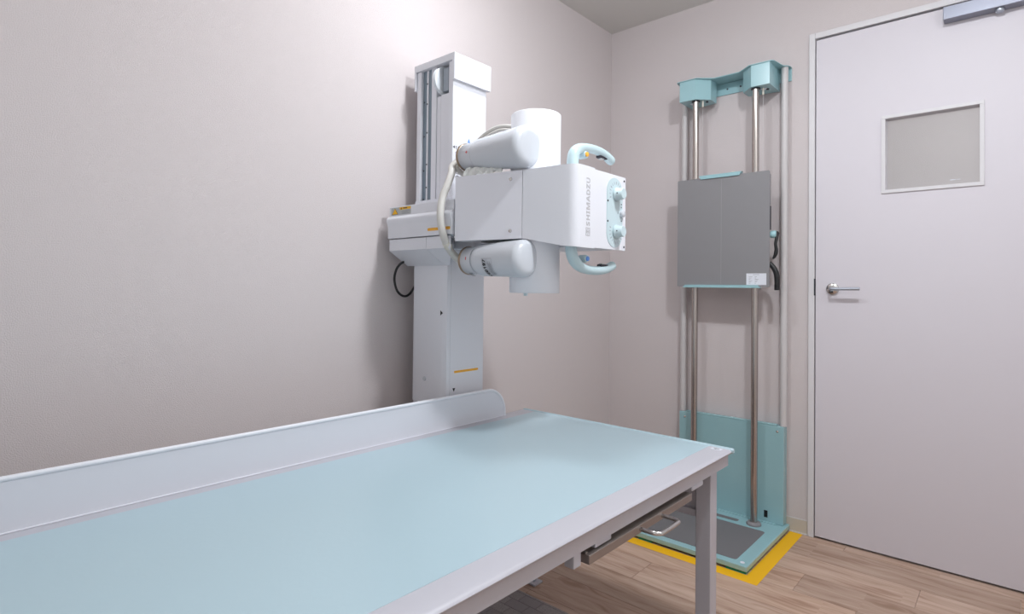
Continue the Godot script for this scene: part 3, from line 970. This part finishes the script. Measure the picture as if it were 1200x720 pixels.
func tube_head() -> void:
	var t := thing("x_ray_tube_head", "white X-ray tube head with upright cylinder, collimator and pale blue handles", "X-ray tube", Vector3(0.6, 1.25, 1.35))
	# housing
	var hc := Vector3(0.578, 1.012, 1.343)
	var HL := 0.522
	part(t, "tube_housing", lathe(S(), [[0.0, 0.0], [0.0715, 0.0], [0.0735, 0.002], [0.0735, HL - 0.002], [0.0715, HL], [0.0, HL]], hc, Vector3.UP, 72), "white", "upright white cylindrical tube housing")
	part(t, "vent_nipple", cyl(S(), Vector3(0.585, 1.004, 1.39), Vector3(0.585, 1.013, 1.39), 0.006, 16), "palecyan")
	# arm side cover
	var ya := 1.1655
	var yb := 1.3590
	var cov := [[0.370, 1.4695, ya, yb], [0.425, 1.4590, ya, yb], [0.5965, 1.4240, ya, yb], [0.5965, 1.425 - 0.155, ya, yb], [0.370, 1.27, ya, yb]]
	var ac := part(t, "arm_cover", ring(S(), cov), "panelgrey", "white sheet metal cover beside the console")
	var nrm := Vector3(0.2, 0, 0.98).normalized()
	for y in [1.336, 1.188]:
		part(ac, "screw", lathe(S(), [[0.0, 0.0], [0.0055, 0.0], [0.0045, 0.0025], [0.0, 0.003]], Vector3(0.5595, y, 1.4315), nrm, 18), "chrome")
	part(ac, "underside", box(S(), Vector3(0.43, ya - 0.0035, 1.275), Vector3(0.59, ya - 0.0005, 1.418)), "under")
	# console cover with rounded outer corner, deepening towards the console
	var yt := 1.3625
	var y1 := 1.1385
	var con := [[0.5985, 1.4238, 1.1655, 1.3592], [0.63, 1.4175, 1.1600, 1.3597], [0.68, 1.4075, 1.1500, 1.3610], [0.718, 1.3998, 1.1420, 1.362]]
	var rc := 0.030
	var c0 := Vector2(0.76 - rc, 1.3965 - rc)
	for k in 9:
		var a := deg_to_rad(78.0 - 78.0 * k / 8.0)
		con.append([c0.x + rc * cos(a), c0.y + rc * sin(a), lerpf(1.1405, y1, k / 8.0), yt])
	con.append([0.76, 1.3035, y1, yt])
	con.append([0.5985, 1.3035, 1.1655, 1.3592])
	var cc := part(t, "console_cover", ring(S(), con), "white", "white console cover with upright lettering")
	lettering(cc, "lettering", "SHIMADZU", 0.132, 0.0165, func(u, v, d): return Vector3(0.76 + d, 1.2645 + u, 1.336 + v), "logo", "grey upright lettering")
	# emblem below the lettering: circle with a cross-barred mark
	var bxp := Basis(Vector3(0, 0, -1), Vector3(0, 1, 0), Vector3(1, 0, 0))
	var st := S()
	var ec := Vector3(0.76, 1.1825, 1.3365)
	frame_mark(st, bxp, ec, 0.022, 0.0195)
	part(cc, "emblem", st, "logo", "grey square emblem")
	# collimator
	var cb := part(t, "collimator", box(S(), Vector3(0.53, 1.145, 1.128), Vector3(0.748, 1.3605, 1.3025), 0.003, 2), "white", "white collimator box")
	part(cb, "front_plate", box(S(), Vector3(0.748, 1.141, 1.1235), Vector3(0.752, 1.3625, 1.3025), 0.0015, 1), "white")
	part(cb, "control_panel", prism(S(), stadium(0.086, 0.205, 0.043, 12), bxp, Vector3(0.752, 1.2505, 1.187), 0.0, 0.0016), "palecyan", "pale cyan rounded control panel")
	for y in [1.3055, 1.195]:
		var kc := Vector3(0.7536, y, 1.180)
		part(cb, "dial_ring", ticks(S(), bxp, kc, 0.029, 0.037, 1.0 if y > 1.25 else -1.0), "recess")
		var kb := part(cb, "knob", lathe(S(), [[0.0, 0.0], [0.0195, 0.0], [0.0205, 0.002], [0.0195, 0.007], [0.0168, 0.009], [0.0158, 0.024], [0.0145, 0.026], [0.0, 0.026]], kc, Vector3(1, 0, 0), 40), "palecyan", "pale cyan rotary knob")
		part(kb, "pointer_mark", cyl(S(), kc + Vector3(0.013, 0.001, 0.0160), kc + Vector3(0.013, 0.001, 0.0172), 0.002, 8), "ink")
	part(cb, "push_button", lathe(S(), [[0.0, 0.0], [0.010, 0.0], [0.010, 0.008], [0.0085, 0.010], [0.0, 0.0102]], Vector3(0.7536, 1.2505, 1.151), Vector3(1, 0, 0), 24), "glosswhite", "small white push button")
	for q in [[1.282, 1.226], [1.223, 1.226]]:
		part(cb, "screw", cyl(S(), Vector3(0.7536, q[0], q[1]), Vector3(0.7546, q[0], q[1]), 0.003, 12), "ink")
	for q in [[1.351, 1.1335], [1.1525, 1.1325]]:
		part(cb, "screw", cyl(S(), Vector3(0.752, q[0], q[1]), Vector3(0.753, q[0], q[1]), 0.0032, 12), "ink")
	part(cb, "panel_mark", box(S(), Vector3(0.7536, 1.2765, 1.149), Vector3(0.754, 1.281, 1.153)), "ink")
	part(cb, "panel_mark", box(S(), Vector3(0.7536, 1.268, 1.149), Vector3(0.754, 1.272, 1.153)), "ink")
	part(cb, "panel_mark", box(S(), Vector3(0.7536, 1.249, 1.169), Vector3(0.754, 1.255, 1.171)), "ink")
	part(cb, "panel_mark", box(S(), Vector3(0.7536, 1.227, 1.149), Vector3(0.754, 1.231, 1.153)), "ink")
	# handles
	var hx := 0.71
	var top := [[1.355, 1.3405], [1.377, 1.341], [1.397, 1.338], [1.412, 1.329], [1.424, 1.308], [1.4315, 1.275], [1.4345, 1.240], [1.4335, 1.205], [1.428, 1.172], [1.418, 1.143]]
	var bot := [[1.150, 1.3445], [1.126, 1.342], [1.106, 1.329], [1.092, 1.308], [1.0835, 1.280], [1.080, 1.247], [1.0805, 1.205], [1.0855, 1.165], [1.0965, 1.132]]
	for e in [[top, "orangebtn", -1.0], [bot, "bluebtn", 1.0]]:
		var pts := []
		for q in e[0]:
			pts.append(Vector3(hx, q[0], q[1]))
		pts = curve(pts, 5)
		var rs := []
		for i in pts.size():
			var f := float(i) / (pts.size() - 1)
			rs.append(0.0165 - 0.0035 * smoothstep(0.25, 0.6, f) + 0.001 * smoothstep(0.75, 1.0, f))
		var h := part(t, "grip_handle", tube(S(), pts, rs, 24, true), "handle", "pale blue curved grip handle")
		var yb2: float = 1.409 if e[2] < 0 else 1.112
		var zb2 := 1.289 if e[2] < 0 else 1.281
		var ax := Vector3(1, 0, 0)
		part(h, "button_boss", lathe(S(), [[0.0, -0.012], [0.011, -0.012], [0.011, 0.009], [0.0095, 0.011], [0.0, 0.011]], Vector3(hx, yb2, zb2), ax, 24), "handle")
		part(h, "button", lathe(S(), [[0.0, 0.0], [0.0068, 0.0], [0.0068, 0.004], [0.0055, 0.0055], [0.0, 0.0058]], Vector3(hx + 0.0105, yb2, zb2), ax, 24), e[1], "round coloured button")
		var ys: float = 1.4185 if e[2] < 0 else 1.0955
		var zs := 1.192 if e[2] < 0 else 1.182
		var sw := part(h, "switch_plate", box(S(), Vector3(hx - 0.008, ys - 0.004, zs - 0.021), Vector3(hx + 0.008, ys + 0.004, zs + 0.021), 0.003, 2), "ink")
		part(sw, "switch", box(S(), Vector3(hx - 0.006, ys + (e[2] * 0.004) - 0.003, zs - 0.004), Vector3(hx + 0.006, ys + (e[2] * 0.004) + 0.003, zs + 0.014), 0.002, 2), "labelgrey")
	# plug covers
	var e1 := Vector3(0.632, 1.4215, 1.427)
	var e2 := Vector3(0.629, 1.109, 1.425)
	receptacle(t, HORN_UP, e1, 0.217, 0.060, 0.0475, 0.0590, 0.008, "+")
	var lo := receptacle(t, HORN, e2, 0.212, 0.046, 0.0490, 0.0530, 0.028, "|")
	# rating label bent onto the lower cover
	var lr := 0.0508
	var NN := Vector3(-HORN.z, 0, HORN.x)
	var place := func(u, v, d): return e2 - HORN * (0.126 - v) + (Vector3.UP * sin(u) + NN * cos(u)) * (lr + d)
	bent_frame(lo, place, -1.30, 0.02, -0.020, -0.002)
	bent_frame(lo, place, -1.30, 0.02, 0.002, 0.021)
	lettering(lo, "rating_number", "CE0197", 1.22, 0.0115, func(u, v, d): return place.call(u - 0.64, -v - 0.011, d + 0.0006), "black", "black rating number")
	st = S()
	for k in 4:
		bent_bar(st, place, -1.1, -0.15 - 0.12 * (k % 2), 0.006 + 0.0035 * k, 0.0008)
	part(lo, "small_print", st, "print")
	st = S()
	for k in 6:
		bent_bar(st, place, -1.2 + k * 0.06, -1.17 + k * 0.06, -0.088, 0.008)
	part(lo, "bar_print", st, "ink")
	# cables
	var pa := e1 - HORN_UP * 0.302
	var pb := e2 - HORN * 0.285
	var c1b := [pa + HORN * 0.006, pa - HORN * 0.012 + Vector3(0, -0.006, 0.004), pa + Vector3(-0.012, -0.030, 0.030), Vector3(0.338, 1.378, 1.456), Vector3(0.338, 1.335, 1.474), Vector3(0.332, 1.300, 1.4860), Vector3(0.3335, 1.255, 1.4955), Vector3(0.336, 1.215, 1.4945), Vector3(0.338, 1.180, 1.485), Vector3(0.330, 1.150, 1.460), pb + Vector3(-0.018, 0.018, 0.028), pb - HORN * 0.016 + Vector3(0, 0.003, 0.006), pb + HORN * 0.004]
	part(t, "high_voltage_cable", tube(S(), curve(c1b, 8), 0.0115, 16, true), "cable", "thick off-white high voltage cable")
	part(t, "cable_clip", cyl(S(), Vector3(0.334, 1.164, 1.472), Vector3(0.3295, 1.149, 1.457), 0.0135, 16, 0.001), "cream")
	var c2 := [pa + Vector3(0.006, 0.004, 0), pa + Vector3(-0.014, -0.008, -0.004), pa + Vector3(-0.004, -0.034, 0.018), Vector3(0.345, 1.377, 1.405), Vector3(0.395, 1.366, 1.43), Vector3(0.43, 1.352, 1.42)]
	part(t, "signal_cable", tube(S(), curve(c2, 6), 0.0085, 12), "cable", "off-white cable looping behind the cover")
	var c3 := [Vector3(0.300, 1.280, 1.33), Vector3(0.262, 1.385, 1.325), Vector3(0.270, 1.455, 1.325), Vector3(0.300, 1.492, 1.325), Vector3(0.350, 1.522, 1.325), Vector3(0.410, 1.535, 1.325), Vector3(0.470, 1.525, 1.325), Vector3(0.510, 1.500, 1.335)]
	part(t, "signal_cable", tube(S(), curve(c3, 6), 0.006, 12), "cable", "off-white cable arching behind the plug cover")
	var c4 := []
	for q in c3:
		c4.append(q + Vector3(0.006, -0.013, 0.004))
	part(t, "signal_cable", tube(S(), curve(c4, 6), 0.0045, 12), "cable", "thin off-white cable arching behind the plug cover")
	part(t, "cable_tie", lathe(S(), [[0.0, -0.003], [0.0105, -0.003], [0.0105, 0.003], [0.0, 0.003]], pa + Vector3(-0.012, -0.012, 0.002), Vector3(0.2, -1, 0.4), 16), "cream")
	# crumpled clear film left under the upper plug cover
	st = S()
	var rng := RandomNumberGenerator.new()
	rng.seed = 6
	var NX := 16
	var g := []
	for i in NX + 1:
		var rowp := []
		for j in 4:
			var fx := float(i) / NX
			var y: float = 1.3605 + [0.0, 0.012, 0.022, 0.026][j] * (1.0 - 0.35 * fx) + rng.randf_range(-0.0025, 0.0025) * (1.0 if j > 0 else 0.2)
			rowp.append(Vector3(0.395 + 0.135 * fx + rng.randf_range(-0.002, 0.002), y, 1.462 - 0.026 * fx - 0.004 * j + rng.randf_range(-0.004, 0.004)))
		g.append(rowp)
	for i in NX:
		for j in 3:
			flat(st, g[i][j], g[i + 1][j], g[i + 1][j + 1], g[i][j + 1], Vector3(0.46, 1.36, 1.3))
	part(t, "film_wrap", st, "film", "crumpled whitish film under the plug cover")


func frame_mark(st: SurfaceTool, b: Basis, c: Vector3, h: float, w: float) -> void:
	var k := 0.0019
	for q in [[-w / 2, -h / 2, w / 2, -h / 2 + k], [-w / 2, h / 2 - k, w / 2, h / 2], [-w / 2, -h / 2, -w / 2 + k, h / 2], [w / 2 - k, -h / 2, w / 2, h / 2], [-k / 2, -h / 2, k / 2, h / 2], [-w / 4 - k / 2, -h / 4, -w / 4 + k / 2, h / 4], [w / 4 - k / 2, -h / 4, w / 4 + k / 2, h / 4], [-w / 4, -k / 2, w / 4, k / 2]]:
		prism(st, PackedVector2Array([Vector2(q[0], q[1]), Vector2(q[2], q[1]), Vector2(q[2], q[3]), Vector2(q[0], q[3])]), b, c, 0.0001, 0.0005)


func ticks(st: SurfaceTool, b: Basis, c: Vector3, r0: float, r1: float, s: float) -> SurfaceTool:
	for k in 13:
		var a := deg_to_rad(-20.0 + 220.0 * k / 12.0)
		var d := Vector2(cos(a), sin(a) * s)
		var n := Vector2(-d.y, d.x) * (0.0009 if k % 3 else 0.0016)
		prism(st, PackedVector2Array([d * r0 - n, d * r1 - n, d * r1 + n, d * r0 + n]), b, c, 0.0, 0.0003)
	return st


func bent_bar(st: SurfaceTool, place: Callable, a0: float, a1: float, v: float, hw: float) -> void:
	var n := maxi(2, int(absf(a1 - a0) / 0.12))
	for k in n:
		var u0 := lerpf(a0, a1, float(k) / n)
		var u1 := lerpf(a0, a1, float(k + 1) / n)
		flat(st, place.call(u0, v - hw, 0.0006), place.call(u1, v - hw, 0.0006), place.call(u1, v + hw, 0.0006), place.call(u0, v + hw, 0.0006), place.call((u0 + u1) / 2, v, -0.04))


func bent_frame(parent: Node, place: Callable, a0: float, a1: float, v0: float, v1: float) -> void:
	var st := S()
	bent_bar(st, place, a0, a1, v0, 0.0004)
	bent_bar(st, place, a0, a1, v1, 0.0004)
	bent_bar(st, place, a0, a0 + 0.016, (v0 + v1) / 2, (v1 - v0) / 2)
	bent_bar(st, place, a1 - 0.016, a1, (v0 + v1) / 2, (v1 - v0) / 2)
	part(parent, "label_frame", st, "print")


# ==================================================================== wall stand
func stand() -> void:
	var t := thing("x_ray_stand", "pale teal chest X-ray wall stand with twin steel poles and platform", "X-ray stand", Vector3(CX, 0, 0.2))
	var YB := 1.990
	# top bracket: flange following the two heads
	var half := [[0.0, 0.100], [0.055, 0.100], [0.080, 0.118], [0.116, 0.150], [0.206, 0.150], [0.216, 0.140], [0.228, 0.055], [0.243, 0.040], [0.248, 0.028], [0.248, 0.001]]
	var plan := PackedVector2Array()
	for q in half:
		plan.append(Vector2(CX + q[0], q[1]))
	for i in range(half.size() - 1, 0, -1):
		plan.append(Vector2(CX - half[i][0], half[i][1]))
	var by := Basis(Vector3(1, 0, 0), Vector3(0, 0, 1), Vector3(0, 1, 0))
	var fl := part(t, "top_flange", prism(S(), plan, by, Vector3.ZERO, YB, YB + 0.003), "teal", "teal top flange")
	part(t, "top_bracket", box(S(), Vector3(CX - 0.248, YB - 0.055, 0.001), Vector3(CX + 0.248, YB, 0.006), 0.0015, 1), "teal")
	for x in [-0.03, 0.03]:
		part(fl, "bolt", cyl(S(), Vector3(CX + x, YB - 0.03, 0.006), Vector3(CX + x, YB - 0.03, 0.009), 0.004, 8), "ink")
	# heads
	for s in [-1.0, 1.0]:
		var hp := PackedVector2Array([Vector2(CX + s * 0.200, 0.145), Vector2(CX + s * 0.124, 0.145), Vector2(CX + s * 0.073, 0.093), Vector2(CX + s * 0.073, 0.028), Vector2(CX + s * 0.200, 0.008)])
		var yh := 1.8975
		var hd := part(t, "pulley_head", prism(S(), hp, by, Vector3.ZERO, yh, YB), "teal", "teal chamfered pulley housing")
		part(hd, "sticker", box(S(), Vector3(CX + s * 0.16 - 0.012, yh - 0.0005, 0.075), Vector3(CX + s * 0.16 + 0.012, yh, 0.095)), "paper")
		part(hd, "cable_end", cyl(S(), Vector3(CX + s * 0.134 + 0.026, yh - 0.028, 0.10), Vector3(CX + s * 0.134 + 0.026, yh, 0.10), 0.0042, 12), "cream")
		part(hd, "screw_head", cyl(S(), Vector3(CX + s * 0.134 + 0.038, yh - 0.004, 0.08), Vector3(CX + s * 0.134 + 0.038, yh, 0.08), 0.006, 12), "ink")
		var px: float = CX + s * 0.134
		var pl := part(t, "pole", cyl(S(), Vector3(px, 0.029, 0.115), Vector3(px, yh, 0.115), 0.0142, 36), "steel", "polished steel pole")
		part(pl, "collar", lathe(S(), [[0.0144, 0.0], [0.030, 0.0], [0.030, 0.006], [0.026, 0.011], [0.0144, 0.0125]], Vector3(px, 0.0285, 0.115), Vector3.UP, 36), "panel", "grey floor collar")
		part(pl, "top_collar", lathe(S(), [[0.0144, -0.004], [0.019, -0.004], [0.019, 0.0], [0.0144, 0.0]], Vector3(px, yh, 0.115), Vector3.UP, 30), "ink")
		part(t, "counterweight_tube", cyl(S(), Vector3(CX + s * 0.227, 0.447, 0.030), Vector3(CX + s * 0.227, YB - 0.001, 0.030), 0.0140, 28), "pipe", "pale grey counterweight tube")
		part(t, "lift_wire", cyl(S(), Vector3(px + 0.026, 1.45, 0.10), Vector3(px + 0.026, yh - 0.02, 0.10), 0.0008, 8), "pipe")
	# lower back panel
	var bp := part(t, "back_plate", box(S(), Vector3(CX - 0.236, 0.0285, 0.005), Vector3(CX + 0.234, 0.446, 0.050), 0.003, 2), "teal", "teal lower back plate")
	part(bp, "top_lip", box(S(), Vector3(CX - 0.205, 0.446, 0.030), Vector3(CX + 0.205, 0.4535, 0.050), 0.002, 1), "teal")
	for s in [-1.0, 1.0]:
		part(bp, "screw", lathe(S(), [[0.0, 0.0], [0.0055, 0.0], [0.004, 0.003], [0.0, 0.0038]], Vector3(CX + s * 0.208, 0.424, 0.050), Vector3(0, 0, 1), 16), "chrome")
	part(bp, "slot", box(S(), Vector3(CX + 0.155, 0.048, 0.0497), Vector3(CX + 0.170, 0.078, 0.0505)), "black")
	part(bp, "foot_fold", box(S(), Vector3(CX - 0.20, 0.0282, 0.050), Vector3(CX + 0.205, 0.0315, 0.0625), 0.001, 1), "teal")
	# platform
	var pf := part(t, "platform", box(S(), Vector3(CX - 0.245, 0.008, 0.0055), Vector3(CX + 0.247, 0.028, 0.521), 0.003, 2), "teal", "teal standing platform")
	part(pf, "underside_base", box(S(), Vector3(CX - 0.20, 0.0005, 0.04), Vector3(CX + 0.20, 0.0085, 0.47)), "greymat")
	part(pf, "tread_mat", prism(S(), stadium(0.40, 0.325, 0.012, 5), by, Vector3(CX - 0.003, 0.028, 0.3255), 0.0, 0.0012), "greymat", "dark grey tread mat")
	part(pf, "tread_strip", prism(S(), stadium(0.20, 0.026, 0.008, 5), by, Vector3(CX - 0.03, 0.028, 0.118), 0.0, 0.0012), "greymat")
	for q in [[0.222, 0.494], [-0.222, 0.494]]:
		part(pf, "plug", cyl(S(), Vector3(CX + q[0], 0.028, q[1]), Vector3(CX + q[0], 0.029, q[1]), 0.008, 20), "paper")
	part(pf, "shim", box(S(), Vector3(CX + 0.17, 0.0008, 0.44), Vector3(CX + 0.243, 0.006, 0.5185)), "green", "green levelling shim")
	part(pf, "shim", box(S(), Vector3(CX - 0.19, 0.0008, 0.44), Vector3(CX - 0.13, 0.006, 0.5185)), "green", "green levelling shim")


func holder() -> void:
	var t := thing("cassette_holder", "flat grey cassette panel hung on the two poles of the stand", "cassette holder", Vector3(CX, 1.29, 0.13))
	var x0 := CX - 0.204; var x1 := CX + 0.204
	var y0 := 1.041; var y1 := 1.530
	var bz := Basis(Vector3(1, 0, 0), Vector3(0, 1, 0), Vector3(0, 0, 1))
	var c := Vector3(CX, (y0 + y1) / 2, 0)
	part(t, "face_panel", prism(S(), stadium(x1 - x0, y1 - y0, 0.006, 4), bz, c, 0.144, 0.149), "panel", "matte grey face panel")
	part(t, "centre_line", box(S(), Vector3(CX - 0.0008, y0 + 0.012, 0.149), Vector3(CX + 0.0008, y1 - 0.014, 0.1493)), "panelline")
	part(t, "body", box(S(), Vector3(x0 + 0.012, y0 + 0.012, 0.131), Vector3(x1 - 0.004, y1 - 0.010, 0.144), 0.002, 1), "satin")
	part(t, "edge_guard", box(S(), Vector3(x1 - 0.004, y0 + 0.24, 0.133), Vector3(x1 + 0.001, y0 + 0.34, 0.144)), "ink")
	part(t, "edge_guard", box(S(), Vector3(x1 - 0.004, y0 + 0.345, 0.133), Vector3(x1 - 0.0005, y1 - 0.015, 0.144)), "panel")
	# bars that run on the poles
	for y in [1.12, 1.44]:
		part(t, "slide_bar", box(S(), Vector3(CX - 0.165, y - 0.02, 0.0995), Vector3(CX + 0.165, y + 0.02, 0.1005)), "satin")
	for s in [-1.0, 1.0]:
		for y in [1.12, 1.44]:
			part(t, "slider", lathe(S(), [[0.0146, -0.025], [0.0158, -0.025], [0.0158, 0.025], [0.0146, 0.025], [0.0146, -0.025]], Vector3(CX + s * 0.134, y, 0.115), Vector3.UP, 24), "satin")
	# clips top and bottom
	var tc := PackedVector2Array([Vector2(-0.098, 0.010), Vector2(0.093, 0.010), Vector2(0.083, -0.006), Vector2(-0.088, -0.006)])
	part(t, "top_clip", prism(S(), tc, bz, Vector3(CX - 0.004, y1, 0), 0.131, 0.155), "teal", "teal top clip")
	var bc := PackedVector2Array([Vector2(-0.162, 0.008), Vector2(0.158, 0.008), Vector2(0.168, -0.004), Vector2(-0.172, -0.004)])
	part(t, "bottom_ledge", prism(S(), bc, bz, Vector3(CX, y0, 0), 0.131, 0.160), "teal", "teal bottom ledge")
	part(t, "centre_block", prism(S(), PackedVector2Array([Vector2(-0.055, 0.0), Vector2(-0.055, 0.019), Vector2(-0.042, 0.014), Vector2(0.025, 0.014), Vector2(0.035, 0.022), Vector2(0.048, 0.018), Vector2(0.048, 0.0)]), bz, Vector3(CX + 0.005, y1 - 0.002, 0), 0.112, 0.130), "cream", "cream block behind the top clip")
	# label
	var lb := part(t, "data_label", box(S(), Vector3(CX + 0.110, 1.0495, 0.149), Vector3(CX + 0.192, 1.0985, 0.1494)), "paper", "white data label")
	var st := S()
	box(st, Vector3(CX + 0.138, 1.0925, 0.1494), Vector3(CX + 0.163, 1.0942, 0.1495))
	for k in 6:
		box(st, Vector3(CX + 0.120, 1.056 + 0.0055 * k, 0.1494), Vector3(CX + 0.127 + 0.008 * ((k * 7) % 3) / 2.0, 1.0572 + 0.0055 * k, 0.1495))
		box(st, Vector3(CX + 0.145, 1.056 + 0.0055 * k, 0.1494), Vector3(CX + 0.150 + 0.010 * ((k * 5) % 4) / 3.0, 1.0575 + 0.0055 * k, 0.1495))
	part(lb, "small_print", st, "print")
	# lock lever and grip on the right edge
	var bs := part(t, "lever_boss", cyl(S(), Vector3(x1 - 0.004, 1.262, 0.128), Vector3(CX + 0.226, 1.262, 0.128), 0.0155, 24, 0.004), "teal", "teal lever boss")
	var lv := [Vector3(CX + 0.2255, 1.264, 0.126), Vector3(CX + 0.2265, 1.246, 0.131), Vector3(CX + 0.2235, 1.222, 0.134), Vector3(CX + 0.2265, 1.197, 0.135), Vector3(CX + 0.2240, 1.177, 0.136), Vector3(CX + 0.2170, 1.163, 0.136)]
	part(bs, "lever", tube(S(), curve(lv, 6), [0.011, 0.010, 0.009, 0.0085, 0.008, 0.0075, 0.007, 0.0068, 0.0066, 0.0065, 0.0064, 0.0063, 0.0062, 0.0062, 0.0063, 0.0065, 0.0067, 0.007, 0.0073, 0.0076, 0.0078, 0.0079, 0.0079, 0.0077, 0.0074, 0.007, 0.0066, 0.0062, 0.0058, 0.0054, 0.005], 14, true), "black", "black lock lever")
	var gp := [Vector3(x1 - 0.006, 1.140, 0.134), Vector3(CX + 0.207, 1.133, 0.134), Vector3(CX + 0.2185, 1.118, 0.134), Vector3(CX + 0.2275, 1.095, 0.134), Vector3(CX + 0.2300, 1.065, 0.134), Vector3(CX + 0.2300, 1.028, 0.134)]
	part(t, "grip", tube(S(), curve(gp, 6), 0.0105, 16), "black", "black curved rubber grip")


func tape() -> void:
	var y := 0.0007
	for q in [[Vector3(CX - 0.297, 0.0001, 0.522), Vector3(CX + 0.299, y, 0.573), "yellow floor tape along the front of the stand platform"], [Vector3(CX + 0.248, 0.0001, 0.010), Vector3(CX + 0.299, y, 0.5218), "yellow floor tape beside the platform on the door side"], [Vector3(CX - 0.297, 0.0001, 0.010), Vector3(CX - 0.246, y, 0.5218), "yellow floor tape beside the platform on the room corner side"]]:
		var o := part(self, "floor_tape", box(S(), q[0], q[1]), "yellow")
		tagged(o, q[2], "tape", "yellow floor tape round the stand")


func small_things() -> void:
	# black lead hanging in a loop from the carriage to the column
	var pts := [Vector3(0.060, 1.110, 1.422), Vector3(0.052, 1.102, 1.430), Vector3(0.041, 1.082, 1.437), Vector3(0.034, 1.050, 1.438), Vector3(0.034, 1.012, 1.426), Vector3(0.036, 0.993, 1.400), Vector3(0.036, 1.000, 1.374), Vector3(0.038, 1.030, 1.352), Vector3(0.046, 1.070, 1.342), Vector3(0.058, 1.090, 1.340)]
	var o := part(self, "power_lead", tube(S(), curve(pts, 8), 0.0042, 12, true), "black")
	tagged(o, "black lead looping from the carriage beside the column", "cable")
	# grey tile-pattern sheet on the floor under the table
	var t := thing("floor_sheet", "grey tile-pattern floor sheet lying under the X-ray table", "mat", Vector3(0.6, 0, 1.9))
	part(t, "backing", box(S(), Vector3(0.12, 0.0001, 1.157), Vector3(0.93, 0.0018, 2.6)), "vinylgrout")
	var rng := RandomNumberGenerator.new()
	rng.seed = 12
	part(t, "border", box(S(), Vector3(0.122, 0.0018, 1.1585), Vector3(0.928, 0.0028, 1.1665)), "vinyl")
	var z := 1.1685
	var r := 0
	while z < 2.50:
		var wz := 0.044
		var x := 0.122 - 0.0365 * (r % 2) + 0.02 * float((r * 3) % 4) / 4.0
		while x < 0.928:
			var xa := maxf(x, 0.122)
			var xb := minf(x + 0.0715, 0.928)
			if xb - xa > 0.006:
				part(t, "tile", box(S(), Vector3(xa, 0.0018, z), Vector3(xb, 0.0028, z + wz - 0.0018)), "vinyl" if rng.randf() < 0.6 else "vinyldark")
			x += 0.0733
		z += wz
		r += 1
